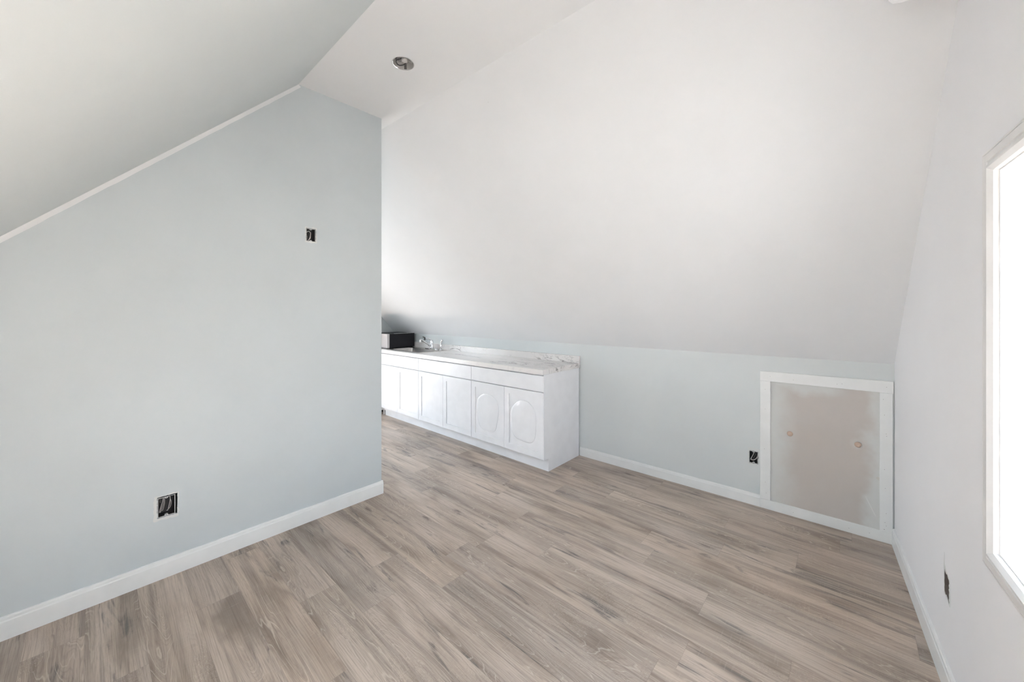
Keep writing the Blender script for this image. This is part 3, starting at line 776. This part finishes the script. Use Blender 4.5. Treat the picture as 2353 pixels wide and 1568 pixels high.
lev = spline([(fx+.004,fy,zt+.112),(fx-.006,fy-.012,zt+.134),(fx-.035,fy-.030,zt+.150),(fx-.075,fy-.05,zt+.152)], 8)
add_tube(bm, lev, [.017-.010*min(1, i/18) for i in range(len(lev))], 12); obj('lever', bm, M['chrome'], tp)
# side sprayer
px_, py_ = -4.222, 3.240
sr = thing('sink_sprayer', 'chrome hand sprayer standing upright beside the tap', 'sprayer', (px_, py_, zt))
bm = new_bm(); add_lathe(bm, (px_, py_, zt), [(.023,0),(.022,.006),(.016,.012),(.013,.016)], (0,0,1)); obj('holder', bm, M['chrome'], sr)
bm = new_bm(); add_lathe(bm, (px_, py_, zt+.014), [(.0125,0),(.0135,.02),(.0145,.055),(.012,.072)], (0,0,1)); obj('handle', bm, M['chrome'], sr)
bm = new_bm(); add_tube(bm, spline([(px_,py_,zt+.080),(px_+.003,py_,zt+.105),(px_+.014,py_+.002,zt+.125),(px_+.024,py_+.004,zt+.140)], 6), [.011]*6+[.0125]*6+[.0155]*7, 14); obj('spray_head', bm, M['chrome'], sr)

# microwave
mw = thing('microwave', 'compact black-sided microwave with a pale steel front beside the sink', 'microwave', (-5.23, 3.08, .953))
mx0, mx1, my0, my1, mz0, mz1 = -5.43, -4.955, 2.880, 3.298, .962, 1.166
bm = new_bm(); add_box(bm, (mx0, my0, mz0), (mx1, my1, mz1), bevel=.004); obj('case', bm, M['black'], mw)
bm = new_bm(); add_box(bm, (mx0, my0-.042, mz0), (mx1+.001, my0-.0005, mz1-.001), bevel=.004); dr = obj('door', bm, M['micro'], mw)
dr['label'] = 'pale steel microwave front'
bm = new_bm(); add_box(bm, (mx0+.03, my0-.044, mz0+.03), (mx1-.16, my0-.0415, mz1-.03), bevel=.001); obj('door_window', bm, M['black'], dr)
bm = new_bm(); add_box(bm, (mx1-.012, my0+.07, mz1-.001), (mx1+.002, my1-.004, mz1+.003)); o = obj('top_edge', bm, M['can'], mw)
for xx in (mx0+.03, mx1-.03):
    for yy in (my0+.03, my1-.03):
        bm = new_bm(); add_lathe(bm, (xx, yy, .9532), [(.012,0),(.012,.009)], (0,0,1), 14); obj('foot', bm, M['black'], mw)

# ------------------------------------------------------------------ daylight
W = bpy.data.worlds.new('daylight'); S.world = W; W.use_nodes = True
nt = W.node_tree; k = N(nt); bg = nt.nodes['Background']
tc = k.n('ShaderNodeTexCoord'); z = k.sep(tc.outputs['Generated'])[2]
sky = k.mix(k.smooth(z, 0, .6), (.94, .965, 1.035), (.72, .86, 1.05))
gnd = k.mix(k.smooth(z, -.7, -.02), (.60, .58, .57), (.76, .75, .76))
k.link(k.mix(k.smooth(z, -.02, .03), gnd, sky), bg.inputs['Color'])
bg.inputs['Strength'].default_value = 4.2

def portal(loc, nrm, sy, sz):
    L = bpy.data.lights.new('window_portal', 'AREA'); L.shape = 'RECTANGLE'; L.size = sy; L.size_y = sz; L.cycles.is_portal = True
    o = bpy.data.objects.new('window_portal', L); C.objects.link(o); o.location = loc
    o.rotation_euler = Vector(nrm).to_track_quat('-Z', 'Z').to_euler()
portal(onG((WY0+WY1)/2, -.17, (WZ0+WZ1)/2), GN, .95, 1.09)
portal((XF-.17, (FY0+FY1)/2, (FZ0+FZ1)/2), (1,0,0), 1.4, 1.85)
portal(((DX0+DX1)/2, YL-.14, (ZK+ZD)/2), (0,1,0), DX1-DX0, ZD-ZK)
portal(leftslope((SKX0+SKX1)/2, (SKY0+SKY1)/2, .14), (0, sl2, -1), .7, .9)

sun = bpy.data.lights.new('sun', 'SUN'); sun.energy = 205; sun.angle = math.radians(1.0); sun.color = (.98, .955, 1.01)
so = bpy.data.objects.new('sun', sun); C.objects.link(so); so.location = (-2, -5, 8)
so.rotation_euler = Vector((-.14, .577, -1.0)).to_track_quat('-Z', 'Y').to_euler()

# ------------------------------------------------------------------ camera
cam = bpy.data.cameras.new('camera'); co = bpy.data.objects.new('camera', cam); C.objects.link(co)
cam.sensor_width = 36; cam.sensor_fit = 'HORIZONTAL'; cam.lens = 36*865/2353
cam.shift_y = -66/2353; cam.clip_start = .01
co.location = (0, 0, 1.48); co.rotation_euler = (PI/2, 0, math.atan2(.66689627, .74515057))
S.camera = co

S.view_settings.view_transform = 'Standard'; S.view_settings.look = 'None'
S.view_settings.gamma = 1; S.view_settings.use_curve_mapping = False
S.view_settings.exposure = 1.72
